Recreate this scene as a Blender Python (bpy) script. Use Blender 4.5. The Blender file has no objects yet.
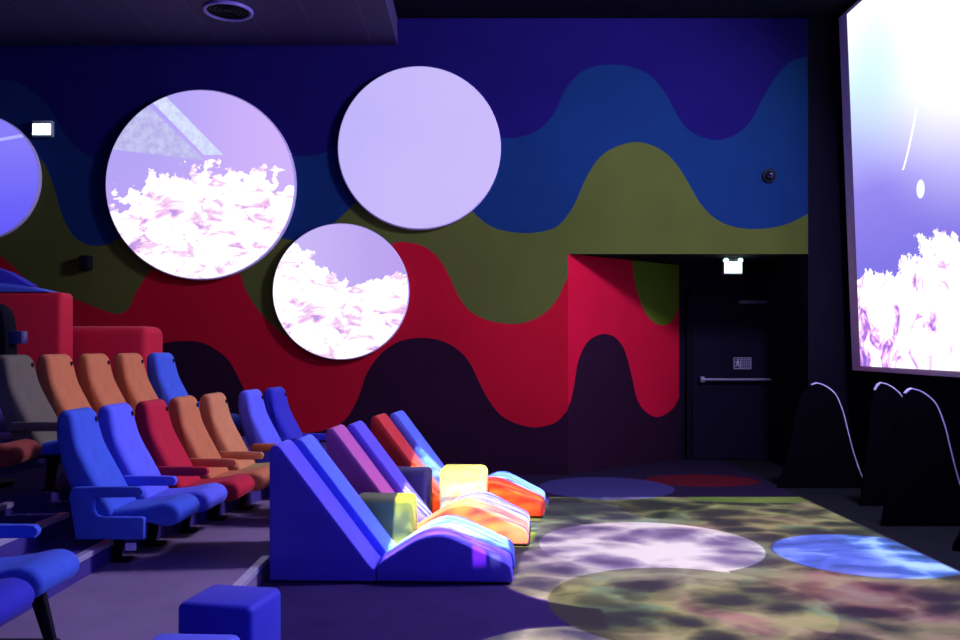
import bpy, bmesh, math, random
from mathutils import Vector, Matrix
random.seed(7)
C = bpy.context.scene.collection
SC = bpy.context.scene
# ------------------------------------------------------------------ camera
cam = bpy.data.cameras.new('camera'); camo = bpy.data.objects.new('camera', cam); C.objects.link(camo)
camo.location = (0, 0, 1.6); camo.rotation_euler = (math.pi/2, 0, 0)
cam.sensor_width = 36; cam.lens = 850/960*36; cam.shift_x = 3/960; cam.shift_y = 25/960
cam.clip_start = .05; cam.clip_end = 60
SC.camera = camo
# ------------------------------------------------------------------ world, exposure
w = bpy.data.worlds.new('world'); SC.world = w; w.use_nodes = True
bg = w.node_tree.nodes['Background']; bg.inputs[0].default_value = (.16, .10, .8, 1); bg.inputs[1].default_value = .02
SC.view_settings.view_transform = 'Standard'; SC.view_settings.look = 'None'
SC.view_settings.exposure = 0; SC.view_settings.gamma = 1
R_ = math.radians
SCREEN_STR = .95; DISC_STR = .97; PROJ_W = 9500; PROJ2_W = 6500; FILL_W = 620; WALL_FILL_W = 110

# ------------------------------------------------------------------ node helpers
class NT:
    def __init__(s, nt): s.nt = nt; s.n = nt.nodes; s.l = nt.links
    def put(s, sock, v):
        if isinstance(v, bpy.types.NodeSocket): s.l.new(v, sock)
        elif v is not None: sock.default_value = v
    def m(s, op, a, b=None, c=None, clamp=False):
        n = s.n.new('ShaderNodeMath'); n.operation = op; n.use_clamp = clamp
        s.put(n.inputs[0], a); s.put(n.inputs[1], b); s.put(n.inputs[2], c); return n.outputs[0]
    def comb(s, x, y, z):
        n = s.n.new('ShaderNodeCombineXYZ'); s.put(n.inputs[0], x); s.put(n.inputs[1], y); s.put(n.inputs[2], z); return n.outputs[0]
    def sep(s, v):
        n = s.n.new('ShaderNodeSeparateXYZ'); s.l.new(v, n.inputs[0]); return n.outputs
    def noise(s, vec, scale, detail=3, rough=.55, dist=0, col=False):
        n = s.n.new('ShaderNodeTexNoise'); s.l.new(vec, n.inputs['Vector']); n.inputs['Scale'].default_value = scale
        n.inputs['Detail'].default_value = detail; n.inputs['Roughness'].default_value = rough; n.inputs['Distortion'].default_value = dist
        return n.outputs['Color' if col else 'Fac']
    def voro(s, vec, scale, out='Distance', feature='F1'):
        n = s.n.new('ShaderNodeTexVoronoi'); n.feature = feature; s.l.new(vec, n.inputs['Vector']); n.inputs['Scale'].default_value = scale
        return n.outputs[out]
    def ramp(s, fac, stops, interp='LINEAR'):
        n = s.n.new('ShaderNodeValToRGB'); s.put(n.inputs[0], fac); r = n.color_ramp; r.interpolation = interp
        while len(r.elements) < len(stops): r.elements.new(.5)
        for e, (p, c) in zip(r.elements, stops): e.position = p; e.color = tuple(c)+(1,)
        return n.outputs[0]
    def mix(s, fac, a, b, mode='MIX'):
        n = s.n.new('ShaderNodeMix'); n.data_type = 'RGBA'; n.blend_type = mode
        s.put(n.inputs[0], fac)
        for i, v in ((6, a), (7, b)):
            s.put(n.inputs[i], v if isinstance(v, bpy.types.NodeSocket) else tuple(v)+(1,))
        return n.outputs[2]
    def sm(s, x, a, b):   # smooth 0..1 from a to b
        n = s.n.new('ShaderNodeMapRange'); n.interpolation_type = 'SMOOTHSTEP'
        s.put(n.inputs[0], x); n.inputs[1].default_value = a; n.inputs[2].default_value = b; return n.outputs[0]
    def circ(s, x, y, cx, cy, r, e=.008, ry=None):
        dx = s.m('DIVIDE', s.m('SUBTRACT', x, cx), r); dy = s.m('DIVIDE', s.m('SUBTRACT', y, cy), ry or r)
        d = s.m('SQRT', s.m('ADD', s.m('MULTIPLY', dx, dx), s.m('MULTIPLY', dy, dy)))
        return s.sm(d, 1+e/r, 1-e/r)

def base_mat(name):
    m = bpy.data.materials.new(name); m.use_nodes = True
    t = NT(m.node_tree); b = m.node_tree.nodes['Principled BSDF']; return m, t, b

def fabric(name, col, rough=.85, sheen=.04, var=.07, scale=10, bump=.12):
    m, t, b = base_mat(name)
    tc = t.n.new('ShaderNodeTexCoord').outputs['Object']
    n1 = t.noise(tc, scale, 4, .6)
    n2 = t.noise(tc, 420, 2, .5)
    dark = tuple(c*(1-var) for c in col); lite = tuple(min(1, c*(1+var)) for c in col)
    t.put(b.inputs['Base Color'], t.ramp(n1, [(.3, dark), (.7, lite)]))
    b.inputs['Roughness'].default_value = rough
    b.inputs['Sheen Weight'].default_value = sheen; b.inputs['Sheen Roughness'].default_value = .5
    b.inputs['Specular IOR Level'].default_value = .25 if rough < .9 else .03
    bp = t.n.new('ShaderNodeBump'); bp.inputs['Strength'].default_value = bump; bp.inputs['Distance'].default_value = .002
    t.l.new(n2, bp.inputs['Height']); t.l.new(bp.outputs[0], b.inputs['Normal'])
    return m

def plain(name, col, rough=.5, metal=0, spec=.5):
    m, t, b = base_mat(name)
    tc = t.n.new('ShaderNodeTexCoord').outputs['Object']
    n1 = t.noise(tc, 9, 3, .6)
    t.put(b.inputs['Base Color'], t.ramp(n1, [(.3, tuple(c*.9 for c in col)), (.7, tuple(min(1, c*1.1) for c in col))]))
    b.inputs['Roughness'].default_value = rough; b.inputs['Metallic'].default_value = metal; b.inputs['Specular IOR Level'].default_value = spec
    return m

def emis(name, build, strength):
    m = bpy.data.materials.new(name); m.use_nodes = True; nt = m.node_tree; nt.nodes.clear(); t = NT(nt)
    e = nt.nodes.new('ShaderNodeEmission'); o = nt.nodes.new('ShaderNodeOutputMaterial'); nt.links.new(e.outputs[0], o.inputs[0])
    e.inputs[1].default_value = strength
    c = build(t); t.put(e.inputs[0], c if isinstance(c, bpy.types.NodeSocket) else tuple(c)+(1,))
    return m

# ------------------------------------------------------------------ two ceiling projectors throw an underwater picture on the play carpet and the loungers
def projector(loc, energy, spot=110):
    ld = bpy.data.lights.new('ceiling_projector', 'SPOT'); ld.energy = energy; ld.shadow_soft_size = .012
    ld.spot_size = math.radians(spot); ld.spot_blend = .05; ld.use_nodes = True
    lo = bpy.data.objects.new('ceiling_projector', ld); lo.location = loc; C.objects.link(lo)
    t = NT(ld.node_tree); em = [n for n in t.n if n.type == 'EMISSION'][0]
    x, y, z = t.sep(t.n.new('ShaderNodeTexCoord').outputs['Normal'])
    az = t.m('ABSOLUTE', z)
    fx = t.m('ADD', t.m('MULTIPLY', t.m('DIVIDE', x, az), loc[2]), loc[0])
    fy = t.m('ADD', t.m('MULTIPLY', t.m('DIVIDE', y, az), loc[2]), loc[1])
    def box_mask(x0, x1, y0, y1, e=.01):
        a = t.m('MULTIPLY', t.sm(fx, x0-e, x0+e), t.sm(fx, x1+e, x1-e)); b = t.m('MULTIPLY', t.sm(fy, y0-e, y0+e), t.sm(fy, y1+e, y1-e))
        return t.m('MULTIPLY', a, b)
    # positive on the play-carpet side of the line through the lounger fronts
    side = t.m('SUBTRACT', fx, t.m('ADD', .25, t.m('MULTIPLY', t.m('SUBTRACT', fy, 5.7), .155)))
    return t, em, fx, fy, box_mask, side
# the wide one: coral on the carpet
t, em, fx, fy, box_mask, side = projector((1.9, 6.2, 5.45), PROJ_W)
mask = t.m('MULTIPLY', box_mask(-.2, 3.4, 5.6, 8.95), t.sm(side, -.01, .03))
mask = t.m('MAXIMUM', mask, box_mask(.75, 3.4, 2.4, 5.7))
mask = t.m('MAXIMUM', mask, t.m('MULTIPLY', t.m('MAXIMUM', t.m('MULTIPLY', t.circ(fx, fy, .95, 5.98, .85), t.sm(side, -.04, .0)), t.circ(fx, fy, .55, 4.1, .75)), 1))
wn = t.noise(t.comb(fx, fy, 0.0), 1.6, 3, .5, col=True)
wv = t.n.new('ShaderNodeVectorMath'); wv.operation = 'MULTIPLY_ADD'; t.l.new(wn, wv.inputs[0]); wv.inputs[1].default_value = (.55, .55, 0)
t.l.new(t.comb(fx, t.m('MULTIPLY', fy, 1.25), 0.0), wv.inputs[2])
vd = t.voro(wv.outputs[0], 2.5); n3 = t.noise(wv.outputs[0], 9, 4, .65, .6); n1 = t.noise(wv.outputs[0], 2.2, 4, .55, .8)
n2 = t.noise(t.comb(fx, fy, 4.0), 1.3, 3, .6, .5)
lum = t.m('ADD', t.m('ADD', t.m('MULTIPLY', vd, .62), t.m('MULTIPLY', n3, .26)), t.m('MULTIPLY', n1, .42))
def lumramp(a, b_, c, d): return t.ramp(lum, [(.42, a), (.54, b_), (.66, c), (.82, d)])
coral = lumramp((.012, .012, .02), (.06, .06, .06), (.36, .34, .25), (1.1, 1.0, .85))
tint = t.ramp(n2, [(.34, (1.0, .50, .75)), (.42, (1, .88, .75)), (.53, (.8, .85, .42)), (.62, (.35, .7, .6))])
coral = t.mix(.85, coral, tint, 'MULTIPLY')
coral = t.mix(t.m('MULTIPLY', t.circ(fx, fy, 1.25, 6.75, 1.05, .35), .9), coral, lumramp((.05, .03, .09), (.18, .12, .25), (.42, .36, .45), (.85, .8, .8)))
coral = t.mix(t.circ(fx, fy, 2.98, 6.5, .70, .01), coral, t.mix(t.sm(fx, 2.85, 3.2), t.ramp(n1, [(.35, (.06, .10, .40)), (.52, (.18, .25, .9)), (.66, (.6, .65, 1.1))]), lumramp((.0, .01, .05), (.02, .10, .2), (.15, .35, .9), (1.2, 1.5, 1.6))))
coral = t.mix(t.m('MULTIPLY', t.circ(fx, fy, 2.45, 5.5, .36, .35), .8), coral, lumramp((.12, .01, .04), (.35, .05, .12), (.9, .3, .4), (1.2, .8, .8)))
coral = t.mix(t.circ(fx, fy, 2.95, 8.85, .75, .15, .22), coral, t.mix(n3, (.08, .35, .02), (.8, 1.0, .15)))
coral = t.mix(t.m('MULTIPLY', t.circ(fx, fy, 1.1, 8.4, .6, .25, .35), .8), coral, (.01, .01, .01))
t.put(em.inputs[0], t.mix(mask, (0, 0, 0), coral))
# the narrow one: warm and icy streaks over the lounger seats
t, em, fx, fy, box_mask, side = projector((-.25, 4.2, 5.4), PROJ2_W, 125)
mask = t.m('MULTIPLY', t.m('MULTIPLY', t.sm(fx, -.66, -.64), t.sm(side, .03, -.01)), t.m('MULTIPLY', t.sm(fy, 5.80, 5.83), t.sm(fy, 9.22, 9.20)))
dark = t.m('MAXIMUM', box_mask(.24, 1.2, 5.7, 6.5), box_mask(-.8, -.42, 7.72, 8.15)); dark = t.m('MAXIMUM', dark, box_mask(.2, 1.2, 6.48, 6.74))
mask = t.m('MULTIPLY', mask, t.m('SUBTRACT', 1.0, dark))
sv = t.comb(t.m('MULTIPLY', fx, .9), t.m('MULTIPLY', fy, 5.5), 3.0)
st = t.noise(sv, 1.1, 3, .5, .6); sb = t.noise(sv, 2.4, 4, .6, .4); blot = t.noise(t.comb(fx, fy, 1.0), 3.4, 3, .6, .8)
fyn = t.m('ADD', fy, t.m('MULTIPLY', t.m('SUBTRACT', blot, .5), .55))
k = t.m('DIVIDE', t.m('SUBTRACT', fyn, 5.4), 3.6)
def P(v): return (v-5.4)/3.6
bands = t.ramp(k, [(P(5.5), (.25, .22, .9)), (P(5.80), (.30, .2, .8)), (P(5.92), (1.2, .35, 1.1)), (P(6.02), (.5, .6, 1.3)), (P(6.16), (2.2, 2.4, 2.2)), (P(6.30), (.5, 1.3, 1.3)), (P(6.45), (2.4, 2.6, 2.2)),
    (P(6.60), (2.6, 2.4, .3)), (P(6.88), (1.2, 1.3, .06)), (P(7.02), (1.8, 1.9, .05)), (P(7.22), (2.2, 2.6, .10)), (P(7.42), (2.4, 2.6, 1.8)), (P(7.62), (1.6, 2.2, 2.0)), (P(7.78), (2.2, 1.4, .3)),
    (P(8.05), (1.4, 1.8, .2)), (P(8.35), (1.2, .9, .1)), (P(8.58), (2.0, 2.4, 1.8)), (P(8.78), (.8, 1.2, 1.2)), (P(8.88), (.08, .08, .2))])
bands = t.mix(1.0, bands, t.ramp(sb, [(.38, (.16, .16, .2)), (.50, (.8, .8, .8)), (.60, (1.6, 1.6, 1.6))]), 'MULTIPLY')
img = t.mix(mask, (0, 0, 0), bands)
img = t.mix(box_mask(-.02, .07, 5.715, 5.815, .003), img, (.9, .12, .9))
img = t.mix(box_mask(.10, .17, 5.715, 5.815, .015), img, (.35, .4, .3))
t.put(em.inputs[0], img)

# added fill lamps without fixtures: violet one on the screen side, two for the wall
a = bpy.data.lights.new('fill_light', 'AREA'); a.shape = 'DISK'; a.size = .9; a.energy = FILL_W; a.color = (.62, .54, 1)
o = bpy.data.objects.new('fill_light', a); o.location = (4.2, 6.8, 5.2); C.objects.link(o)
o.rotation_euler = (Vector((-2.6, 6.4, .6))-o.location).to_track_quat('-Z', 'Y').to_euler()
a = bpy.data.lights.new('rear_fill_light', 'AREA'); a.shape = 'DISK'; a.size = 1.2; a.energy = 75; a.color = (.24, .18, 1)  # added blue fill behind the camera for the near sides
o = bpy.data.objects.new('rear_fill_light', a); o.location = (.6, -1.0, 4.9); C.objects.link(o)
o.rotation_euler = (Vector((-.6, 5.0, .3))-o.location).to_track_quat('-Z', 'Y').to_euler()
for loc, tgt, e in (((-3.4, 4.6, 5.2), (-3.6, 10.46, 1.2), WALL_FILL_W*.6), ((1.0, 4.6, 5.45), (.1, 10.46, 1.5), WALL_FILL_W)):  # added spots that brighten the painted wall
    a = bpy.data.lights.new('wall_fill_light', 'SPOT'); a.energy = e; a.color = (1, .80, .72); a.spot_size = R_(52); a.spot_blend = 1; a.shadow_soft_size = .5
    o = bpy.data.objects.new('wall_fill_light', a); o.location = loc; C.objects.link(o)
    o.rotation_euler = (Vector(tgt)-Vector(loc)).to_track_quat('-Z', 'Y').to_euler()

# ------------------------------------------------------------------ mesh helpers
def mesh_obj(name, bm, mats, parent=None, smooth=True, loc=None, rz=0):
    me = bpy.data.meshes.new(name); bm.normal_update(); bm.to_mesh(me); bm.free()
    if not isinstance(mats, (list, tuple)): mats = [mats]
    for m in mats: me.materials.append(m)
    if smooth:
        for p in me.polygons: p.use_smooth = True
        try: me.set_sharp_from_angle(angle=math.radians(38))
        except Exception: pass
    o = bpy.data.objects.new(name, me); C.objects.link(o)
    if parent: o.parent = parent
    if loc: o.location = loc
    if rz: o.rotation_euler.z = rz
    return o
def bevel(bm, edges, r, seg=3):
    bmesh.ops.bevel(bm, geom=edges, offset=r, segments=seg, profile=.5, affect='EDGES', clamp_overlap=True)
def box(x0, x1, y0, y1, z0, z1, r=0, seg=3, bm=None):
    b = bmesh.new()
    bmesh.ops.create_cube(b, size=1)
    for v in b.verts: v.co = Vector(((x0+x1)/2+v.co.x*(x1-x0), (y0+y1)/2+v.co.y*(y1-y0), (z0+z1)/2+v.co.z*(z1-z0)))
    if r: bevel(b, b.edges[:], r, seg)
    return join(bm, b)
def join(bm, b):
    if bm is None: return b
    me = bpy.data.meshes.new('tmp'); b.to_mesh(me); b.free(); bm.from_mesh(me); bpy.data.meshes.remove(me); return bm
def prism(pts, a, b_, axis='y', r=0, seg=3, bm=None, sharp=25):
    """extrude the outline pts (u,v) between a and b_ along the axis; u,v = x,z for 'y', x,y for 'z', y,z for 'x'"""
    b = bmesh.new()
    def co(u, v, t):
        return {'y': (u, t, v), 'z': (u, v, t), 'x': (t, u, v)}[axis]
    lo_ = [b.verts.new(co(u, v, a)) for u, v in pts]; hi = [b.verts.new(co(u, v, b_)) for u, v in pts]
    n = len(pts)
    b.faces.new(lo_); b.faces.new(hi[::-1])
    for i in range(n): b.faces.new((lo_[i], hi[i], hi[(i+1) % n], lo_[(i+1) % n]))
    bmesh.ops.recalc_face_normals(b, faces=b.faces[:])
    if r:
        es = [e for e in b.edges if len(e.link_faces) == 2 and e.calc_face_angle(0) > math.radians(sharp)]
        bevel(b, es, r, seg)
    return join(bm, b)
def smooth_curve(pts, n=5, closed=False):
    out = []; N = len(pts)
    rng = range(N if closed else N-1)
    for i in rng:
        p0 = pts[(i-1) % N] if closed or i > 0 else pts[0]; p1 = pts[i]; p2 = pts[(i+1) % N]
        p3 = pts[(i+2) % N] if closed or i+2 < N else pts[-1]
        for k in range(n):
            t_ = k/n
            out.append(tuple(.5*((2*p1[j])+(-p0[j]+p2[j])*t_+(2*p0[j]-5*p1[j]+4*p2[j]-p3[j])*t_*t_+(-p0[j]+3*p1[j]-3*p2[j]+p3[j])*t_**3) for j in range(len(p1))))
    if not closed: out.append(tuple(pts[-1]))
    return out
def cyl(cx, cy, cz, r, h, axis='y', n=64, bv=0, bm=None, r2=None):
    b = bmesh.new()
    bmesh.ops.create_cone(b, cap_ends=True, segments=n, radius1=r, radius2=r if r2 is None else r2, depth=h)
    if axis == 'y': bmesh.ops.rotate(b, verts=b.verts, matrix=Matrix.Rotation(math.pi/2, 3, 'X'))
    if axis == 'x': bmesh.ops.rotate(b, verts=b.verts, matrix=Matrix.Rotation(math.pi/2, 3, 'Y'))
    if bv: bevel(b, [e for e in b.edges if e.calc_face_angle(0) > 1], bv, 3)
    bmesh.ops.translate(b, verts=b.verts, vec=(cx, cy, cz))
    return join(bm, b)
def ring(cx, cy, cz, R, r, axis='z', n=48, m=10, bm=None):
    b = bmesh.new(); vs = []
    for i in range(n):
        a = 2*math.pi*i/n; row = []
        for j in range(m):
            p = 2*math.pi*j/m; rr = R+r*math.cos(p); u, v, q = rr*math.cos(a), rr*math.sin(a), r*math.sin(p)
            row.append(b.verts.new((cx+u, cy+v, cz+q) if axis == 'z' else (cx+u, cy+q, cz+v)))
        vs.append(row)
    for i in range(n):
        for j in range(m): b.faces.new((vs[i][j], vs[(i+1) % n][j], vs[(i+1) % n][(j+1) % m], vs[i][(j+1) % m]))
    bmesh.ops.recalc_face_normals(b, faces=b.faces[:])
    return join(bm, b)
def empty(name, loc, rz=0):
    o = bpy.data.objects.new(name, None); C.objects.link(o); o.location = loc; o.rotation_euler.z = rz; o.empty_display_size = .1; return o
def tag(o, label, cat, group=None):
    o['label'] = label; o['category'] = cat
    if group: o['group'] = group
    return o
def struct(o): o['kind'] = 'structure'; return o

# ------------------------------------------------------------------ materials
M = {}
M['blue'] = fabric('blue_fabric', (.055, .13, .60))
M['violet'] = fabric('violet_blue_fabric', (.13, .16, .80))
M['deep'] = fabric('deep_blue_fabric', (.035, .035, .45))
M['red'] = fabric('red_fabric', (.55, .012, .035))
M['orange'] = fabric('orange_fabric', (.62, .21, .065))
M['tan'] = fabric('tan_fabric', (.66, .27, .09))
M['grey'] = fabric('grey_fabric', (.14, .125, .075))
M['rust'] = fabric('rust_fabric', (.28, .05, .03))
M['ochre'] = fabric('ochre_fabric', (.45, .33, .09))
M['lblue'] = fabric('lounger_blue', (.11, .09, .74), .6, .1, .06)
M['lbright'] = fabric('lounger_light_blue', (.10, .18, .82), .6, .1, .06)
M['lpurple'] = fabric('lounger_purple', (.50, .11, .34), .6, .1, .06)
M['lred'] = fabric('lounger_red', (.62, .035, .03), .6, .1, .06)
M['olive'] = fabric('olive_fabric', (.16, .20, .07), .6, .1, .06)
M['navy'] = fabric('navy_fabric', (.05, .045, .12), .6, .1, .06)
M['pouf'] = fabric('pouf_blue', (.03, .035, .55), .6, .1, .06)
M['black'] = plain('black_metal', (.006, .006, .008), .6, 0, .15)
M['steel'] = plain('brushed_steel', (.45, .45, .5), .3, 1)
M['dark'] = plain('black_paint', (.006, .006, .010), .7, 0, .02)
M['darkwall'] = fabric('black_wall_felt', (.008, .007, .016), .95, 0)
M['white'] = plain('white_plastic', (.7, .7, .72), .5)

# ------------------------------------------------------------------ the wave-painted wall behind
D = 10.46; S = D/850
def wx(px): return (px-477)*S
def wz(py): return 1.6-(py-345)*S
B1 = [(-140, 100), (-60, 80), (0, 80), (20, 83), (43, 100), (57, 120), (67, 137), (83, 152), (103, 157), (130, 145), (160, 122), (200, 110), (240, 128), (270, 148), (300, 156), (330, 150), (360, 122), (390, 104), (419, 98), (450, 108), (475, 128), (503, 138), (533, 133), (553, 115), (565, 90), (580, 73), (597, 66), (620, 65), (640, 70), (655, 80), (668, 98), (680, 120), (693, 133), (713, 140), (733, 136), (750, 122), (762, 100), (780, 72), (800, 58), (850, 50)]
B2 = [(-140, 262), (-100, 262), (-70, 245), (-40, 185), (0, 150), (20, 147), (42, 160), (55, 190), (62, 215), (75, 237), (95, 246), (118, 238), (140, 205), (160, 180), (190, 170), (225, 180), (250, 205), (272, 232), (292, 240), (315, 235), (335, 222), (352, 206), (380, 180), (415, 166), (445, 180), (474, 213), (495, 228), (522, 233), (545, 231), (560, 224), (574, 205), (586, 178), (600, 157), (618, 146), (638, 142), (658, 148), (674, 161), (688, 182), (700, 203), (716, 219), (735, 227), (758, 229), (780, 226), (800, 218), (850, 190)]
B3 = [(-140, 225), (-60, 235), (-20, 247), (0, 256), (15, 268), (28, 281), (47, 291), (75, 299), (100, 309), (118, 314), (129, 308), (136, 292), (150, 272), (170, 255), (195, 243), (215, 245), (235, 262), (246, 290), (260, 312), (285, 335), (315, 350), (335, 345), (352, 320), (365, 285), (378, 255), (392, 244), (405, 242), (425, 247), (440, 260), (450, 278), (459, 297), (470, 311), (487, 320), (511, 324), (530, 321), (546, 312), (558, 298), (568, 277), (600, 225)]
B4 = [(-140, 520), (60, 520), (110, 420), (130, 380), (148, 352), (165, 343), (182, 341), (200, 342), (215, 349), (230, 362), (243, 387), (255, 410), (275, 427), (300, 433), (325, 430), (345, 420), (358, 398), (366, 375), (378, 357), (392, 345), (408, 339), (426, 338), (442, 341), (457, 349), (470, 363), (482, 388), (495, 409), (510, 421), (530, 427), (545, 426), (558, 421), (568, 410), (600, 380)]
def boundary(B):
    c = smooth_curve(B, 6)
    def f(px):
        for (a, b), (c_, d) in zip(c, c[1:]):
            if a <= px <= c_: return b+(d-b)*(px-a)/max(1e-6, c_-a)
        return c[-1][1]
    return f
F1, F2, F3, F4 = map(boundary, (B1, B2, B3, B4))
wallm = [fabric('wall_felt_navy', (.011, .007, .095), .95, 0, .08, 1.2), fabric('wall_felt_blue', (.007, .032, .115), .95, 0, .08, 1.2), fabric('wall_felt_green', (.080, .105, .020), .95, 0, .10, 1.2),
         fabric('wall_felt_red', (.42, .006, .020), .95, 0, .08, 1.2), fabric('wall_felt_plum', (.020, .006, .018), .95, 0, .1, 1.2)]
def strip_wall(name, cols, rows, pt, thick=.012):
    """cols: parameters; rows(param)-> list of (z boundaries top..bottom, material index between)"""
    bm = bmesh.new()
    for a, b in zip(cols, cols[1:]):
        ra, rb = rows(a), rows(b)
        for i in range(len(ra)-1):
            za0, za1, zb0, zb1 = ra[i], ra[i+1], rb[i], rb[i+1]
            if abs(za0-za1) < 1e-5 and abs(zb0-zb1) < 1e-5: continue
            vs = [bm.verts.new(pt(a, za0)), bm.verts.new(pt(a, za1)), bm.verts.new(pt(b, zb1)), bm.verts.new(pt(b, zb0))]
            f = bm.faces.new(vs); f.material_index = i
    bmesh.ops.remove_doubles(bm, verts=bm.verts, dist=1e-4)
    return bm
PTOP, PH = -20, 255
def rows_main(px):
    zb = 0 if px <= 568.01 else wz(254)
    r = [wz(PTOP), wz(F1(px)), wz(F2(px)), wz(F3(px)), wz(F4(px)), 0]
    if px > 568.01: r = [r[0], r[1], r[2], zb, zb, zb]
    for i in range(1, 6): r[i] = min(r[i], r[i-1])
    return [max(v, zb) for v in r]
cols = [-140+ (568+140)*i/236 for i in range(237)]
bmw = strip_wall('w', cols, rows_main, lambda px, z: (wx(px), D, z))
cols2 = [568.02+(808-568.02)*i/80 for i in range(81)]
bm2 = strip_wall('w', cols2, rows_main, lambda px, z: (wx(px), D, z)); bmw = join(bmw, bm2)
# right jamb part of the same wall, black felt, down to the floor
bmr = bmesh.new()
vs = [bmr.verts.new(p) for p in ((wx(808), D, wz(PTOP)), (wx(808), D, 0), (4.75, D, 0), (4.75, D, wz(PTOP)))]
f = bmr.faces.new(vs); f.material_index = 5; bmw = join(bmw, bmr)
bmesh.ops.recalc_face_normals(bmw, faces=bmw.faces[:])
for f in bmw.faces:
    if f.normal.y > 0: f.normal_flip()
struct(mesh_obj('wall_back', bmw, wallm+[M['darkwall']], smooth=False))
# the recess with the exit door: slanted painted return, soffit, door wall
AX, AY, BX, BY = wx(568), D, 2.83, 11.9
def tpx(px): # where along the slanted return
    k_ = (px-477)/850
    return (k_*AY-AX)/((BX-AX)-k_*(BY-AY))
R3 = [(566, 225), (625, 225), (631, 250), (633, 270), (637, 291), (645, 312), (655, 323), (666, 325), (674, 318), (679, 305), (683, 285)]
R4 = [(566, 410), (570, 403), (574, 386), (578, 362), (586, 344), (596, 336), (606, 334), (616, 338), (625, 351), (632, 377), (637, 399), (645, 411), (656, 417), (666, 414), (674, 407), (680, 395), (686, 380)]
G3, G4 = boundary(R3), boundary(R4)
HT = wz(254)
def rows_ret(px):
    t_ = tpx(px); Y = AY+(BY-AY)*t_
    zz = lambda py: 1.6-(py-345)/850*Y
    r = [HT, min(HT, zz(G3(px))), zz(G4(px)), 0]
    return r
cr = [568+(681.5-568)*i/90 for i in range(91)]
def pret(px, z):
    t_ = tpx(px); return (AX+(BX-AX)*t_, AY+(BY-AY)*t_, z)
bmr = strip_wall('r', cr, rows_ret, pret)
bmesh.ops.recalc_face_normals(bmr, faces=bmr.faces[:])
struct(mesh_obj('wall_recess', bmr, [fabric('recess_felt_green', (.09, .15, .012), .95, 0, .08, 1.2), fabric('recess_felt_red', (.50, .006, .030), .95, 0, .08, 1.2), wallm[4]], smooth=False))
XR = wx(808)
bmd = box(BX-.02, XR+.35, BY, BY+.1, 0, HT); bmd = box(XR, XR+.1, D+.005, BY, 0, HT, bm=bmd)
struct(mesh_obj('wall_door_side', bmd, M['darkwall'], smooth=False))
struct(mesh_obj('ceiling_recess', box(AX-.2, XR+.2, D+.004, BY+.1, HT, HT+.1), M['darkwall'], smooth=False))
# ------------------------------------------------------------------ shell
mf, t, b = base_mat('carpet')
pos = t.n.new('ShaderNodeNewGeometry').outputs['Position']
x, y, z = t.sep(pos)
ncarp = t.noise(pos, 260, 2, .6); nbig = t.noise(pos, 3.0, 3, .6)
col = t.ramp(nbig, [(.3, (.028, .014, .085)), (.7, (.038, .020, .11))])
play = t.m('MULTIPLY', t.sm(x, .74, .76), t.sm(y, 8.99, 8.97))
col = t.mix(play, col, t.ramp(nbig, [(.3, (.032, .028, .024)), (.7, (.045, .042, .034))]))
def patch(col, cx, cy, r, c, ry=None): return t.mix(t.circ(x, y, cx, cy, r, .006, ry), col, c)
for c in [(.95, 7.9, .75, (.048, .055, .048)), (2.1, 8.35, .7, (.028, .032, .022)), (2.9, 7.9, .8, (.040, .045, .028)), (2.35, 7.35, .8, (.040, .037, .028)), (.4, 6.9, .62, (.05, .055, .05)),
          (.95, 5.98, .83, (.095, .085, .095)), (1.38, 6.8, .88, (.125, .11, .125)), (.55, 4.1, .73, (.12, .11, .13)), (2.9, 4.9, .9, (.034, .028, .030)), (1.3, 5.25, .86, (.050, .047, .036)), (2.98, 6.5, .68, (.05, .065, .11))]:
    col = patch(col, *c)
col = t.mix(t.m('GREATER_THAN', y, 8.96), col, (.012, .007, .026))
col = patch(col, 2.66, 10.05, .66, (.075, .004, .010), .46)
col = patch(col, 1.45, 9.55, .75, (.035, .03, .12))
col = patch(col, 3.95, 9.6, .55, (.03, .05, .02))
col = t.mix(t.m('GREATER_THAN', x, 3.42), col, (.006, .007, .010))
cc = t.mix(1.0, col, t.ramp(ncarp, [(.3, (.72,)*3), (.7, (1.2,)*3)]), 'MULTIPLY')
t.put(b.inputs['Base Color'], cc); b.inputs['Roughness'].default_value = .95; b.inputs['Specular IOR Level'].default_value = .1
bp = t.n.new('ShaderNodeBump'); bp.inputs['Strength'].default_value = .3; bp.inputs['Distance'].default_value = .004; t.l.new(ncarp, bp.inputs['Height']); t.l.new(bp.outputs[0], b.inputs['Normal'])
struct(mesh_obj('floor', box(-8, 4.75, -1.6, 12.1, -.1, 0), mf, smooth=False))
mtier = fabric('tier_carpet', (.26, .19, .28), .95, 0, .1, 3, .3)
msteps = fabric('step_carpet', (.07, .05, .22), .95, 0, .1, 3, .3)
edge = [(-1.455, -1.5), (-1.455, 5.95), (-1.40, 6.5), (-1.28, 7.0), (-1.24, 7.5), (-1.12, 8.0), (-.98, 8.5), (-.86, 9.0), (-.70, 9.6), (-.6, 10.44)]
def tier(e, z0, z1): return prism([(-7.9, -1.5)]+e+[(-7.9, 10.44)], z0, z1, 'z')
struct(mesh_obj('floor_platform', tier(edge, 0, .12), mtier, smooth=False))
def arc_edge(x0, y0=6.1): return [(x0, -1.5), (x0, y0)]+[(x0+.16*(yy-y0)+.03*(yy-y0)**2, yy) for yy in (6.8, 7.5, 8.2, 9.0, 9.8, 10.44)]
STEPS = [(-2.50, .12, .262), (-2.91, .262, .404), (-3.30, .404, .48), (-4.35, .48, .78), (-4.9, .78, 1.0)]
bms = None
for x0, z0, z1 in STEPS: bms = tier(arc_edge(x0), z0, z1) if bms is None else join(bms, tier(arc_edge(x0), z0, z1))
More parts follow.
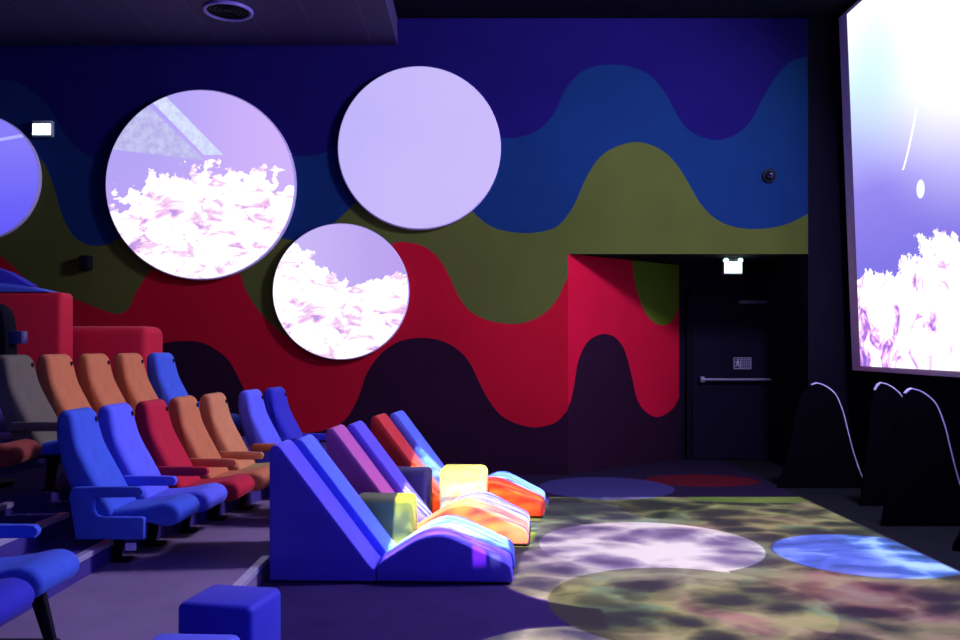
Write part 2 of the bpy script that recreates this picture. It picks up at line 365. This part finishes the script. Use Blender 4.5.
struct(mesh_obj('floor_tiers', bms, msteps, smooth=False))
# aluminium nosings
def nosing(x0, y0, y1, z, w=.05):
    bm = box(x0-w, x0+.006, y0, y1, z, z+.006, .002, 1); bm = box(x0+.001, x0+.008, y0, y1, z-.03, z+.005, .002, 1, bm)
    return bm
for i, (x0, y0, y1, z) in enumerate([(-1.455, 2.0, 5.95, .12), (-2.50, 4.6, 6.05, .262), (-2.91, 4.6, 6.05, .404), (-3.30, 4.6, 6.05, .48)]):
    struct(mesh_obj('trim_%d' % (i+1), nosing(x0, y0, y1, z), plain('nosing_aluminium', (.62, .60, .70), .35, .4)))
ZC = 5.62
struct(mesh_obj('ceiling', box(-8, 4.75, -1.6, D+.1, ZC, ZC+.1), M['darkwall'], smooth=False))
ms, t, b = base_mat('soffit_panels')
pos = t.n.new('ShaderNodeNewGeometry').outputs['Position']; x, y, z = t.sep(pos)
gx = t.m('LESS_THAN', t.m('ABSOLUTE', t.m('SUBTRACT', t.m('FRACT', t.m('DIVIDE', t.m('ADD', x, .98), .62)), .5)), .008)
t.put(b.inputs['Base Color'], t.mix(gx, (.030, .018, .085), (.08, .06, .18))); b.inputs['Roughness'].default_value = .8
struct(mesh_obj('ceiling_soffit', box(-7.9, -.98, -1.5, D-.003, 5.29, ZC), ms, smooth=False))
bml = box(-8, -7.9, -1.6, D+.1, 0, ZC+.1)
struct(mesh_obj('wall_left', bml, M['darkwall'], smooth=False))
struct(mesh_obj('wall_right', box(4.75, 4.85, -1.6, 12.1, 0, ZC+.1), M['darkwall'], smooth=False))
struct(mesh_obj('wall_front', box(-8, 4.85, -1.7, -1.6, 0, ZC+.1), M['darkwall'], smooth=False))

# ------------------------------------------------------------------ exit door in the recess
door = empty('door_1', (3.66, BY, 0)); struct(door)
def struct_part(o): return o
mesh_obj('door_leaf', box(-.66, .66, -.045, -.005, .01, 2.28, .004, 1), plain('door_paint', (.008, .007, .018), .6, 0, .02), door)
bm = box(-.74, -.67, -.06, 0, 0, 2.36, .004, 1); bm = box(.67, .74, -.06, 0, 0, 2.36, .004, 1, bm); bm = box(-.74, .74, -.06, 0, 2.29, 2.36, .004, 1, bm)
mesh_obj('door_frame', bm, M['dark'], door)
bm = cyl(0, -.11, 1.12, .019, 1.08, 'x', 16); bm = box(-.56, -.50, -.12, -.04, 1.08, 1.16, .008, 2, bm); bm = box(.50, .56, -.12, -.04, 1.08, 1.16, .008, 2, bm)
mesh_obj('push_bar', bm, plain('bar_aluminium', (.22, .20, .28), .45, .2), door)
bm = box(-.02, .36, -.13, -.05, 2.17, 2.22, .004, 1)
mesh_obj('door_closer', bm, plain('closer_grey', (.10, .10, .13), .5), door)
sg = empty('door_sign', (3.70, BY-.047, 1.345))
mesh_obj('sign_plate', box(-.13, .13, -.004, 0, -.085, .085, .003, 1), plain('sign_dark', (.03, .03, .06), .5), sg)
bm = None
for a in [(-.12, .12, .072, .078), (-.12, .12, -.078, -.072), (-.12, -.114, -.078, .078), (.114, .12, -.078, .078), (-.028, -.022, -.07, .07)]:
    bm = box(a[0], a[1], -.007, -.0035, a[2], a[3], bm=bm)
# running figure on the left, crosshatched plan on the right
bm = cyl(-.062, -.0055, .05, .011, .003, 'y', 14, bm=bm)
bm = prism([(-.075, .034), (-.052, .036), (-.054, -.002), (-.035, -.05), (-.046, -.052), (-.066, -.01), (-.092, -.045), (-.1, -.04), (-.076, 0)], -.007, -.0035, 'y', bm=bm)
bm = box(-.1, -.034, -.007, -.0035, .012, .02, bm=bm)
for i in range(4): bm = box(-.01+i*.033, -.006+i*.033, -.007, -.0035, -.06, .06, bm=bm)
for i in range(4): bm = box(-.012, .104, -.007, -.0035, -.055+i*.035, -.051+i*.035, bm=bm)
mesh_obj('sign_pictogram', bm, plain('sign_grey', (.5, .5, .6), .5), sg)
tag(sg, 'small dark rectangular pictogram sign on the exit door above the push bar', 'sign')

# ------------------------------------------------------------------ exit signs
def exit_sign(name, loc, w_, h_, label, hang=0, lamps=False):
    e = empty(name, loc)
    mesh_obj('housing', box(-w_/2-.012, w_/2+.012, -.05, .02, -h_/2-.02, h_/2+.045, .008, 2), plain('sign_housing', (.35, .4, .4), .4), e)
    def face(t):
        tc = t.n.new('ShaderNodeTexCoord').outputs['Object']; x, y, z = t.sep(tc)
        return t.mix(t.m('MULTIPLY', t.circ(x, z, -w_*.18, 0, h_*.25, .02), .35), (.85, 1.1, .95), (.25, 1, .55))
    mesh_obj('lit_panel', box(-w_/2, w_/2, -.056, -.049, -h_/2, h_/2, .002, 1), emis('exit_panel_light', face, 6), e)
    bm = box(-.13, .13, -.052, -.046, h_/2+.008, h_/2+.03)
    if lamps:
        ml = emis('lamp_head_light', lambda t: (.55, 1, .8), 2.2)
        for s in (-1, 1): mesh_obj('lamp_head', cyl(s*w_*.42, -.045, h_/2+.02, .032, .05, 'y', 20, .006), ml, e)
    bm.free()
    if hang:
        mesh_obj('ceiling_bracket', box(-.02, .02, -.03, 0, h_/2+.04, h_/2+.04+hang, .003, 1), M['black'], e)
    return tag(e, label, 'exit sign')
exit_sign('exit_sign', ((732-477)/850*(D+.55), D+.55, 2.60), .22, .14, 'white glowing exit sign hanging in the recess above the dark exit door', .03, True)
exit_sign('exit_sign', (wx(45), D-.03, wz(131)), .22, .13, 'small white glowing exit sign high on the wave-painted wall by the left round screen')

# ------------------------------------------------------------------ round screens
def coral_cols(t, ns, a=(1, .9, 1.05)):
    return t.ramp(ns, [(.32, (.55, .35, .85)), (.37, (.95, .55, .92)), (.42, (1.0, .78, 1.0)), (.465, (1.3, 1.2, 1.35))])
def disc_coords(t):
    tc = t.n.new('ShaderNodeTexCoord').outputs['Object']; x, y, z = t.sep(tc); return tc, x, z
def pic_a(t):   # lavender water, rock at top left, white coral below
    tc, x, z = disc_coords(t)
    base = t.mix(t.sm(z, -1.1, 1.1), (.56, .40, .92), (.44, .38, .98))
    base = t.mix(t.sm(x, -.9, 1.1), base, (.66, .47, 1.0))
    ns = t.noise(tc, 9, 5, .7); nv = t.noise(tc, 2.3, 4, .6)
    rock = t.m('MULTIPLY', t.m('LESS_THAN', t.m('ADD', z, t.m('MULTIPLY', x, .98)), .35), t.m('GREATER_THAN', t.m('ADD', z, t.m('MULTIPLY', x, .12)), .30))
    base = t.mix(rock, base, t.ramp(ns, [(.4, (.50, .45, .85)), (.6, (.60, .62, .95))]))
    streak = t.m('LESS_THAN', t.m('ABSOLUTE', t.m('SUBTRACT', t.m('ADD', z, t.m('MULTIPLY', x, 1.02)), .53)), .12)
    streak = t.m('MULTIPLY', streak, t.m('GREATER_THAN', z, .36))
    base = t.mix(streak, base, t.ramp(ns, [(.4, (.62, .66, .98)), (.6, (.76, .84, 1.05))]))
    line = t.m('ADD', t.m('MULTIPLY', t.m('SUBTRACT', nv, .5), 1.3), t.m('SUBTRACT', .20, t.m('ADD', t.m('MULTIPLY', t.sm(x, -.45, -1.15), .5), t.m('MULTIPLY', t.sm(x, .25, .55), .16))))
    line = t.m('ADD', line, t.m('MULTIPLY', t.m('SUBTRACT', ns, .5), .4))
    mk = t.sm(t.m('SUBTRACT', line, z), -.01, .02)
    cv = t.n.new('ShaderNodeMapping'); t.l.new(tc, cv.inputs[0]); cv.inputs['Scale'].default_value = (1, 1, 1.8)
    return t.mix(mk, base, coral_cols(t, t.noise(cv.outputs[0], 3.2, 4, .62, .8)))
def pic_b(t):
    tc, x, z = disc_coords(t)
    n = t.noise(tc, 1.1, 2, .5)
    return t.ramp(t.m('ADD', t.m('ADD', t.m('MULTIPLY', x, .10), t.m('MULTIPLY', n, .25)), .37), [(.3, (.52, .45, 1.0)), (.5, (.60, .51, 1.0)), (.7, (.66, .53, 1.0))])
def pic_c(t):
    tc, x, z = disc_coords(t)
    base = t.mix(t.sm(x, -.8, .8), (.62, .50, .98), (.52, .38, .90))
    ns = t.noise(tc, 8, 5, .7); nv = t.noise(tc, 2.6, 3, .6)
    line = t.m('ADD', t.m('ADD', t.m('MULTIPLY', t.m('SUBTRACT', nv, .5), .9), t.m('MULTIPLY', t.m('SUBTRACT', ns, .5), .35)), t.m('SUBTRACT', .62, t.m('MULTIPLY', t.sm(x, -.75, .15), .50)))
    mk = t.sm(t.m('SUBTRACT', line, z), -.01, .02)
    cv = t.n.new('ShaderNodeMapping'); t.l.new(tc, cv.inputs[0]); cv.inputs['Scale'].default_value = (1, 1, 1.8)
    return t.mix(mk, base, coral_cols(t, t.noise(cv.outputs[0], 3.4, 4, .62, .8)))
def pic_d(t):
    tc, x, z = disc_coords(t)
    base = t.mix(t.sm(z, -.8, .8), (.13, .11, .98), (.26, .22, 1.0))
    ln = t.m('LESS_THAN', t.m('ABSOLUTE', t.m('SUBTRACT', t.m('SUBTRACT', z, .40), t.m('MULTIPLY', x, .18))), .02)
    base = t.mix(t.m('MULTIPLY', ln, .6), base, (.6, .65, 1))
    return base
rimm = fabric('screen_rim', (.62, .58, .8), .6, 0, .05)
for nm, px, py, r, dep, pic, lab in (
    ('a', 200, 184.5, 95.5, .08, pic_a, 'largest round wall screen, showing pale rock above white coral'),
    ('b', 419, 147.5, 82, .07, pic_b, 'round wall screen showing plain pale lavender, nothing else on it'),
    ('c', 340.5, 291.5, 68.5, .07, pic_c, 'smallest round wall screen, lowest of them, lavender above white coral'),
    ('d', -25, 177, 64, .07, pic_d, 'blue round wall screen cut by the left edge beside the exit sign')):
    Yf = D-dep-.02
    k_ = Yf/850
    e = empty('round_screen', ((px-477)*k_, Yf, 1.6-(py-345)*k_))
    rr = r*k_
    mesh_obj('screen_body', cyl(0, dep/2+.012, 0, rr, dep, 'y', 96, .012), rimm, e)
    mesh_obj('projected_image', cyl(0, 0, 0, rr*.985, .006, 'y', 96), emis('round_picture_'+nm, pic, DISC_STR), e, smooth=False)
    tag(e, lab, 'screen', 'round screens on the wave wall')

# ------------------------------------------------------------------ cinema screen on the right
SX = 4.52; SY0, SY1 = 2.4, 10.25; SZ0, SZ1 = 1.325, 5.5
scr = empty('cinema_screen', (SX, SY1, SZ0), 0)
tilt = math.atan2(.16, SZ1-SZ0)
def pic_main(t):
    tc = t.n.new('ShaderNodeTexCoord').outputs['Object']; _, yy, z = t.sep(tc)   # y negative toward the room's front, z up from the lower edge
    y = t.m('MULTIPLY', yy, -1.0)
    v = t.comb(y, z, 0.0)
    ns = t.noise(v, 5.5, 5, .7); nv = t.noise(v, 1.1, 3, .6); nn = t.noise(v, 2.6, 4, .65, .6)
    water = t.ramp(t.m('DIVIDE', z, 4.2), [(.28, (.24, .20, .86)), (.48, (.34, .27, .95)), (.62, (.55, .55, 1.1)), (.78, (.80, 1.0, 1.25)), (.95, (1.25, 1.25, 1.35))])
    glow = t.circ(y, z, 3.2, 3.9, 2.0, 1.3, 1.7)
    water = t.mix(glow, water, (1.5, 1.5, 1.5))
    water = t.mix(t.m('MULTIPLY', t.circ(y, z, .9, 3.4, .55, .5, .7), .45), water, (.55, .95, 1.15))
    water = t.mix(t.circ(y, z, 1.73, 1.84, .075, .01, .09), water, (1.4, 1.4, 1.4))
    arc = t.m('MULTIPLY', t.m('LESS_THAN', t.m('ABSOLUTE', t.m('SUBTRACT', y, t.m('ADD', 1.34, t.m('MULTIPLY', t.m('POWER', t.m('ABSOLUTE', t.m('SUBTRACT', z, 2.05)), .75), .55)))), .02), t.m('MULTIPLY', t.m('GREATER_THAN', z, 2.10), t.m('LESS_THAN', z, 2.65)))
    water = t.mix(arc, water, (1.4, 1.4, 1.4))
    line = t.m('ADD', t.m('ADD', t.m('MULTIPLY', t.m('SUBTRACT', nv, .5), .9), t.m('MULTIPLY', t.m('SUBTRACT', ns, .5), .7)), t.m('ADD', 1.05, t.m('MULTIPLY', t.sm(y, .2, 2.2), .22)))
    mk = t.sm(t.m('SUBTRACT', line, z), -.02, .03)
    lowdark = t.m('ADD', t.sm(z, .0, .9), t.m('MULTIPLY', t.sm(y, .0, .8), .7))
    cor = t.ramp(t.m('ADD', nn, t.m('MULTIPLY', lowdark, .10)), [(.42, (.20, .14, .75)), (.49, (.60, .22, .85)), (.55, (1.2, .8, 1.3)), (.60, (1.6, 1.5, 1.6))])
    near = t.sm(y, 3.2, 5.2)  # unseen near end of the picture turned strong blue, added as fill light
    return t.mix(t.m('MULTIPLY', near, .9), t.mix(mk, water, cor), (.30, .22, 3.2))
mpic = emis('cinema_picture', pic_main, SCREEN_STR)
W_ = SY1-SY0; H_ = SZ1-SZ0
o = mesh_obj('projected_image', box(-.004, 0, -W_, -.24, 0.03, H_), mpic, scr, smooth=False)
o2 = mesh_obj('screen_border', box(.002, .06, -W_-.05, 0, -.03, H_+.05, .006, 1), fabric('screen_border_cloth', (.9, .8, 1.0), .7, 0, .05), scr)
scr.rotation_euler = (0, -tilt, 0)
tag(scr, 'huge bright cinema screen on the right wall showing coral under water', 'screen')

# ------------------------------------------------------------------ cinema chairs
def seat_back_bm():
    pr = [(.335, .36), (.27, .48), (.205, .60), (.14, .72), (.095, .82), (.07, .92), (.055, .99), (.03, 1.03), (-.01, 1.045), (-.045, 1.03), (-.065, .99), (-.065, .90), (-.05, .80), (-.01, .66), (.04, .53), (.09, .42), (.14, .33), (.26, .31)]
    cur = smooth_curve(pr, 3, True)
    bm = bmesh.new(); NY = 14; W2 = .214
    # rounded slab: rows across y with the outline shrinking at the sides
    rows = []
    cx_ = sum(p[0] for p in cur)/len(cur)
    for j in range(NY+1):
        a = -1+2*j/NY; s = math.copysign(1-(1-abs(a))**2, a) if abs(a) > .0 else 0
        e = max(0, (abs(s)-.80)/.20); ins = .035*(1-math.sqrt(max(0, 1-e*e)))
        row = []
        n = len(cur)
        for i, (u, v) in enumerate(cur):
            p0, p1 = cur[i-1], cur[(i+1) % n]; tx, tz = p1[0]-p0[0], p1[1]-p0[1]; L = math.hypot(tx, tz) or 1
            nx, nz = -tz/L, tx/L     # inward for this winding is checked below
            # dimples: two shallow buttons on the front at lumbar height
            d = 0; yv = W2*s*(1-.16*max(0, (v-.6)/.45)**1.5)
            if i < n*.42:
                for ys in (-.075, .075):
                    q = ((yv-ys)/.03)**2+((v-.72)/.035)**2
                    d += .020*math.exp(-q)
            row.append(bm.verts.new((u+nx*(ins)*SGN-(d), yv, v+nz*(ins)*SGN)))
        rows.append(row)
    n = len(cur)
    for j in range(NY):
        for i in range(n): bm.faces.new((rows[j][i], rows[j][(i+1) % n], rows[j+1][(i+1) % n], rows[j+1][i]))
    bm.faces.new(rows[0]); bm.faces.new(rows[-1][::-1])
    bmesh.ops.recalc_face_normals(bm, faces=bm.faces[:])
    return bm
SGN = 1
def cushion_bm():
    pr = [(.20, .305), (.20, .385), (.30, .390), (.42, .397), (.54, .412), (.62, .430), (.68, .436), (.735, .418), (.768, .38), (.772, .342), (.752, .302), (.71, .280), (.65, .276), (.60, .288), (.52, .302), (.38, .292)]
    return prism(smooth_curve(pr, 3, True), -.205, .205, 'y', .035, 4, sharp=50)
def arm_bm():
    pr = [(.10, .485), (.10, .535), (.16, .548), (.48, .548), (.525, .540), (.54, .515), (.525, .49), (.48, .482)]
    return prism(smooth_curve(pr, 2, True), -.022, .022, 'y', .010, 2, sharp=50)
def tuck_bm():  # fabric side between arm and seat
    return prism([(.10, .30), (.05, .56), (.12, .60), (.20, .50), (.28, .36), (.30, .30)], -.02, .02, 'y', .008, 2)
def side_bm():
    pr = [(.10, .205), (.055, .49), (.075, .545), (.16, .55), (.215, .49), (.215, .40), (.235, .362), (.28, .352), (.535, .352), (.55, .34), (.55, .205)]
    return prism(pr, -.025, .025, 'y', .012, 3)
def front_leg_bm():
    bm = prism([(.60, .29), (.68, .29), (.74, .02), (.69, .02)], -.02, .02, 'y', .006, 1)
    bm = box(.30, .75, -.03, .03, 0, .03, .008, 2, bm)
    return bm
def leg_bm():
    bm = prism([(.27, .27), (.34, .27), (.29, .02), (.24, .02)], -.03, .03, 'y', .006, 1)
    bm = box(.232, .36, -.05, .05, 0, .025, .008, 2, bm)
    bm = box(.20, .5, -.15, .15, .265, .30, .006, 1, bm)
    return bm
seat_meshes = {'seat_back': seat_back_bm, 'seat_cushion': cushion_bm, 'armrest': arm_bm, 'side_panel': side_bm, 'leg': leg_bm, 'front_leg': front_leg_bm}
cache = {}
def part(kind, mat, parent, y=0, name=None):
    key = (kind, mat.name)
    if key not in cache:
        o = mesh_obj(name or kind, seat_meshes[kind](), mat, parent); cache[key] = o
    else:
        o = cache[key].copy(); C.objects.link(o); o.parent = parent
    o.location = (0, y, 0)
    return o
def seat(x, y, z, rz, m, label, group, arm=None, cush=None, panel=False, far_arm=False, disc=True, leg='leg'):
    e = empty('cinema_chair', (x, y, z), rz)
    part('seat_back', M[m], e)
    c = part('seat_cushion', M[cush or m], e)
    a = part('armrest', M[arm or m], e, -.232)
    if far_arm: part('armrest', M[arm or m], e, .232)
    if panel: part('side_panel', M[m], e, -.232)
    l = part(leg, M['black'], e)
    if disc:
        key = 'disc'
        if key not in cache: cache[key] = mesh_obj('number_plate', prism([(.012*math.cos(q*math.pi/8), .018*math.sin(q*math.pi/8)) for q in range(16)], -.008, .006, 'x', 0), M['black'], e)
        else:
            o = cache[key].copy(); C.objects.link(o); o.parent = e
        q = [c_ for c_ in e.children if c_.name.startswith('number_plate')][0]
        q.location = (.066, .128, .962)
    return tag(e, label, 'chair', group)
R = math.radians
lower = [(-2.73, 5.82, 'blue', None, 'blue cinema chair on the aisle with a full side panel, lower row'),
         (-2.67, 6.29, 'violet', None, 'violet-blue cinema chair between the aisle seat and the red seat'),
         (-2.58, 6.75, 'red', None, 'red cinema chair, the only all-red one in the lower row'),
         (-2.49, 7.22, 'orange', None, 'dull orange cinema chair directly beyond the red seat'),
         (-2.38, 7.69, 'tan', 'ochre', 'light orange cinema chair with ochre cushion, second beyond the red seat'),
         (-2.20, 8.28, 'violet', None, 'violet-blue cinema chair with orange armrest behind the nearest lounger'),
         (-2.08, 8.76, 'deep', None, 'deep blue cinema chair at the far wall end of the lower row')]
for i, (x, y, m, cu, lab) in enumerate(lower):
    arm = 'orange' if i == 5 else None
    seat(x, y, .12, R(-1.2*i), m, lab, 'cinema chairs of the lower row', arm=arm, cush=cu, panel=(i == 0), far_arm=(i == 6))
tg = [o for o in bpy.data.objects if o.name == 'cinema_chair'][0]
mesh_obj('seat_row_plate', box(.43, .50, -.262, -.258, .135, .185, .002, 1), plain('plate_pale', (.6, .6, .9), .4), tg)['label'] = 'pale square row plate under the side panel'
near = [(-2.62, 4.00, 'blue', 'blue chair cushion with armrest and black leg cut by the left edge, larger of two'),
        (-2.62, 3.54, 'deep', 'nearest deep blue chair cushion at the bottom left corner')]
seat(-2.81, 4.18, .12, 0, 'blue', near[0][3], 'cinema chairs across the aisle', far_arm=True, leg='front_leg')
seat(-2.76, 3.64, .12, 0, 'deep', near[1][3], 'cinema chairs across the aisle', leg='front_leg')
upper = [(-3.95, 6.02, 'blue', 'red', 'rust', 'cinema chair at the left edge with red armrest and rust cushion, upper row'),
         (-3.56, 6.55, 'grey', None, 'blue', 'grey cinema chair with blue cushion, upper row'),
         (-3.48, 7.02, 'orange', None, None, 'orange cinema chair right beside the grey one, upper row'),
         (-3.37, 7.48, 'orange', None, None, 'orange cinema chair in the middle of the three upper orange ones'),
         (-3.25, 7.94, 'orange', None, None, 'orange cinema chair next to the blue one, upper row'),
         (-3.12, 8.40, 'blue', None, None, 'blue cinema chair ending the upper row in front of the dark wall lobe')]
for i, (x, y, m, a, cu, lab) in enumerate(upper):
    seat(x, y, .48, R(-1.2*i), m, lab, 'cinema chairs of the upper row', arm=a, cush=cu, far_arm=(i == 5))

# ------------------------------------------------------------------ foam loungers
LW = .36
def lounger_parts(e, m1, m2, cut=0):
    pb = [(0, .012), (0, .89), (.012, .915), (.035, .927), (.06, .924), (.085, .90), (.43, .45), (.67, .135), (.70, .10), (.72, .10), (.72, .012)]
    mesh_obj('backrest', prism(pb,   .005, LW-.005, 'y', .014, 3, sharp=18), m1, e)
    top = smooth_curve([(.722, .115), (.80, .165), (.90, .23), (1.0, .29), (1.10, .322), (1.20, .318), (1.30, .28), (1.40, .235), (1.50, .19), (1.58, .155), (1.625, .12), (1.64, .06)], 4)
    kx = (1.64-cut-.722)/(1.64-.722); top = [(.722+(u-.722)*kx, v) for u, v in top]
    mesh_obj('seat', prism([(.722, .012)]+top+[(1.64-cut, .012)],   .005, LW-.005, 'y', .016, 3, sharp=40), m2, e)
    mesh_obj('base_board', box(.03, 1.61-cut, .03, LW-.03, 0, .014), M['black'], e)
def pair(x, y, th, step, specs):
    for i, (m1, m2, lab) in enumerate(specs):
        a = R(-th)
        px_ = x+step*i; py_ = y+math.cos(R(th))*LW*i
        e = empty('foam_lounger', (px_, py_, 0), a)
        lounger_parts(e, M[m1], M[m2], (step-.03)*i)
        tag(e, lab, 'lounger', 'foam loungers in front of the seats')
pair(-1.40, 5.72, 2, .08, [('lblue', 'lblue', 'nearest foam lounger, deep blue with its whole side in view'), ('lbright', 'lbright', 'lighter blue foam lounger pressed against the nearest deep blue one')])
pair(-1.225, 6.88, 5, .11, [('lpurple', 'lpurple', 'purple foam lounger, in the middle pair'), ('lblue', 'lblue', 'blue foam lounger next to the purple one, far half of the middle pair')])
pair(-1.01, 8.06, 8, .14, [('lred', 'lred', 'red foam lounger, in the farthest pair'), ('lbright', 'lbright', 'blue foam lounger farthest from the camera, beside the red one')])
def arm_block(x, y, th, L, Wd, H, m, lab, cat='armrest block'):
    e = mesh_obj('foam_block', box(0, L, 0, Wd, .0, H, .045, 4), m, None, loc=(x, y, 0), rz=R(-th))
    tag(e, lab, cat, 'foam blocks between the loungers')
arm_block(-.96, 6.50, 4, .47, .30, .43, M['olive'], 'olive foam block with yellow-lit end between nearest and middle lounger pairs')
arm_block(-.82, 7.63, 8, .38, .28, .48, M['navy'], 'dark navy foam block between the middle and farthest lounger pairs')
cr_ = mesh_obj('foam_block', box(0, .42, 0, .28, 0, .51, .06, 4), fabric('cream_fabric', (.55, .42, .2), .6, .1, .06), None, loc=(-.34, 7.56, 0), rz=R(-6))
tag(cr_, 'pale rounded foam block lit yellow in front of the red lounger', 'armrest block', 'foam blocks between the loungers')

# ------------------------------------------------------------------ poufs
def pouf(x, y, rz, w_, d_, h_, m, lab):
    e = empty('pouf', (x, y, 0), rz)
    mesh_obj('cushion_body', box(-w_/2, w_/2, -d_/2, d_/2, .012, h_, .035, 4), m, e)
    mesh_obj('base_board', box(-w_/2+.03, w_/2-.03, -d_/2+.03, d_/2-.03, 0, .014), M['black'], e)
    tag(e, lab, 'pouf', 'square poufs near the camera')
pouf(-1.155, 3.99, R(-11), .37, .34, .43, M['pouf'], 'dark blue square pouf standing by the step edge')
pouf(-1.14, 3.30, R(-3), .36, .34, .43, M['violet'], 'lighter blue pouf cut by the bottom edge in front of the dark one')

# ------------------------------------------------------------------ padded booths at the back left
e = mesh_obj('booth', box(0, .98, 0, .5, 0, 1.33, .10, 5), fabric('booth_red', (.66, .008, .035), .7, .1, .06), None, loc=(-4.62, 9.42, .48), rz=R(-2))
tag(e, 'red padded block bench behind the orange seats of the upper row', 'booth')
e = empty('booth', (-5.8, 8.95, .78)); 
mesh_obj('red_body', box(-.4, 1.42, 0, .3, 0, 1.38, .05, 4), fabric('booth_dark_red', (.6, .006, .03), .7, .1, .06), e)
mesh_obj('blue_rim', prism(smooth_curve([(-.4, 1.38), (-.4, 1.52), (.3, 1.50), (.80, 1.47), (1.1, 1.43), (1.30, 1.38)], 3), .0, .3, 'y', .012, 2), M['lbright'], e)['label'] = 'light blue padded rim'
mesh_obj('blue_cap', prism([(-.4, 1.50), (-.4, 1.92), (.3, 1.76), (.8, 1.60), (1.06, 1.45), (.7, 1.45)], .08, .26, 'y', .01, 2), M['deep'], e)['label'] = 'deep blue sloping cap'
tag(e, 'tall red booth wall topped with blue padding at the far left', 'booth')
# black device at the left edge
e = empty('floor_spotlight', (-3.83, 6.75, .48))
bm = cyl(0, 0, .02, .14, .04, 'z', 24, .006); bm = cyl(0, 0, .5, .03, 1.0, 'z', 16, bm=bm)
mesh_obj('stand', bm, M['black'], e)
mesh_obj('lamp_body', prism(smooth_curve([(-.14, .90), (-.14, 1.30), (-.04, 1.45), (.08, 1.42), (.13, 1.28), (.13, .95), (.0, .86)], 3, True), -.09, .09, 'y', .02, 2), M['dark'], e)
bm = box(.10, .24, -.05, .05, 1.13, 1.23, .008, 2)
mesh_obj('front_barrel', bm, plain('barrel_navy', (.03, .03, .12), .3), e)
tag(e, 'black boxy spotlight silhouette with a stub barrel at the left edge before the red booth', 'spotlight')

# ------------------------------------------------------------------ small wall and ceiling fixtures
e = empty('wall_speaker', (wx(88), D, wz(263)))
mesh_obj('speaker_box', box(-.065, .065, -.11, 0, -.085, .085, .01, 2), M['black'], e)
mesh_obj('speaker_grille', box(-.05, .05, -.116, -.108, -.07, .07, .004, 1), M['dark'], e)
tag(e, 'small black wall speaker on the green band under the largest round screen', 'speaker')
e = empty('dome_camera', (wx(769), D, wz(176)))
mesh_obj('mount', cyl(0, -.015, 0, .085, .03, 'y', 32, .006), M['black'], e)
b_ = bmesh.new(); bmesh.ops.create_uvsphere(b_, u_segments=24, v_segments=14, radius=.06)
bmesh.ops.translate(b_, verts=b_.verts, vec=(0, -.035, 0)); mesh_obj('dome', b_, plain('dome_glass', (.01, .01, .03), .08), e)
tag(e, 'small dark round dome fixture on the blue band near the cinema screen', 'camera')
e = empty('ceiling_vent', (-2.74, 9.36, 5.29))
mesh_obj('outer_ring', ring(0, 0, -.012, .25, .022, 'z'), plain('vent_ring', (.25, .2, .6), .4), e)
mesh_obj('grille', cyl(0, 0, -.004, .235, .008, 'z', 48), M['black'], e)
bm = None
for q in (.07, .12, .17, .21): bm = ring(0, 0, -.012, q, .006, 'z', 40, 6, bm)
mesh_obj('louvre_rings', bm, M['dark'], e)
tag(e, 'round ceiling vent with a pale violet ring above the largest round screen', 'vent')

# ------------------------------------------------------------------ dark wave-shaped boards under the screen
mboard = plain('board_black', (.002, .002, .004), .7, 0, .02)
medge_lit = plain('board_lit_edge', (.65, .6, .9), .35, 0, .5)
def hump(name, x, y, w_, h_, lab, lf=.8, th=.03):
    e = empty(name, (x, y, 0))
    half = [(0, h_), (.07, h_-.02), (.15, h_-.07), (.22, h_-.15), (.29, h_-.33), (.34, h_-.53), (.40, h_-.76), (.47, h_-.97), (.53, .06), (.55, 0)]
    half = [(u*w_, v) for u, v in half]
    pts = smooth_curve(half, 4); pts = [(-u*lf, v) for u, v in pts[::-1]][:-1]+pts
    mesh_obj('board', prism(pts, 0, th, 'y'), mboard, e)
    # pale strip painted where the screen light catches the right-hand outline
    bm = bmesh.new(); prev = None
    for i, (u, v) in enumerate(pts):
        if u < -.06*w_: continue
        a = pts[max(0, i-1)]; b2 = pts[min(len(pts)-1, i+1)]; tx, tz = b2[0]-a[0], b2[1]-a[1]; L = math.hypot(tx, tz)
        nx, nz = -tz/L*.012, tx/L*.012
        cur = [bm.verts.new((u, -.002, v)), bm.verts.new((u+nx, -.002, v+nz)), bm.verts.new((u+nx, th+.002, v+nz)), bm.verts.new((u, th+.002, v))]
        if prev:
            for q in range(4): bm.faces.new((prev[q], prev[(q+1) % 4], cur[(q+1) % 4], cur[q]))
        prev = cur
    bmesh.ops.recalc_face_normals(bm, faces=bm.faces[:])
    mesh_obj('lit_edge', bm, medge_lit, e)
    return tag(e, lab, 'board', 'wave boards under the cinema screen')
hump('wave_board', 3.80, 9.5, 1.0, 1.17, 'farthest black wave-shaped board, beside the exit door recess')
hump('wave_board', 4.02, 8.45, .95, 1.22, 'second black wave-shaped board counting from the exit door', .4)
hump('wave_board', 3.84, 7.5, .98, 1.21, 'black wave-shaped board with the longest lit edge below the screen corner', .5)
hump('wave_board', 4.12, 6.6, .95, 1.12, 'nearest black wave-shaped board at the right edge')
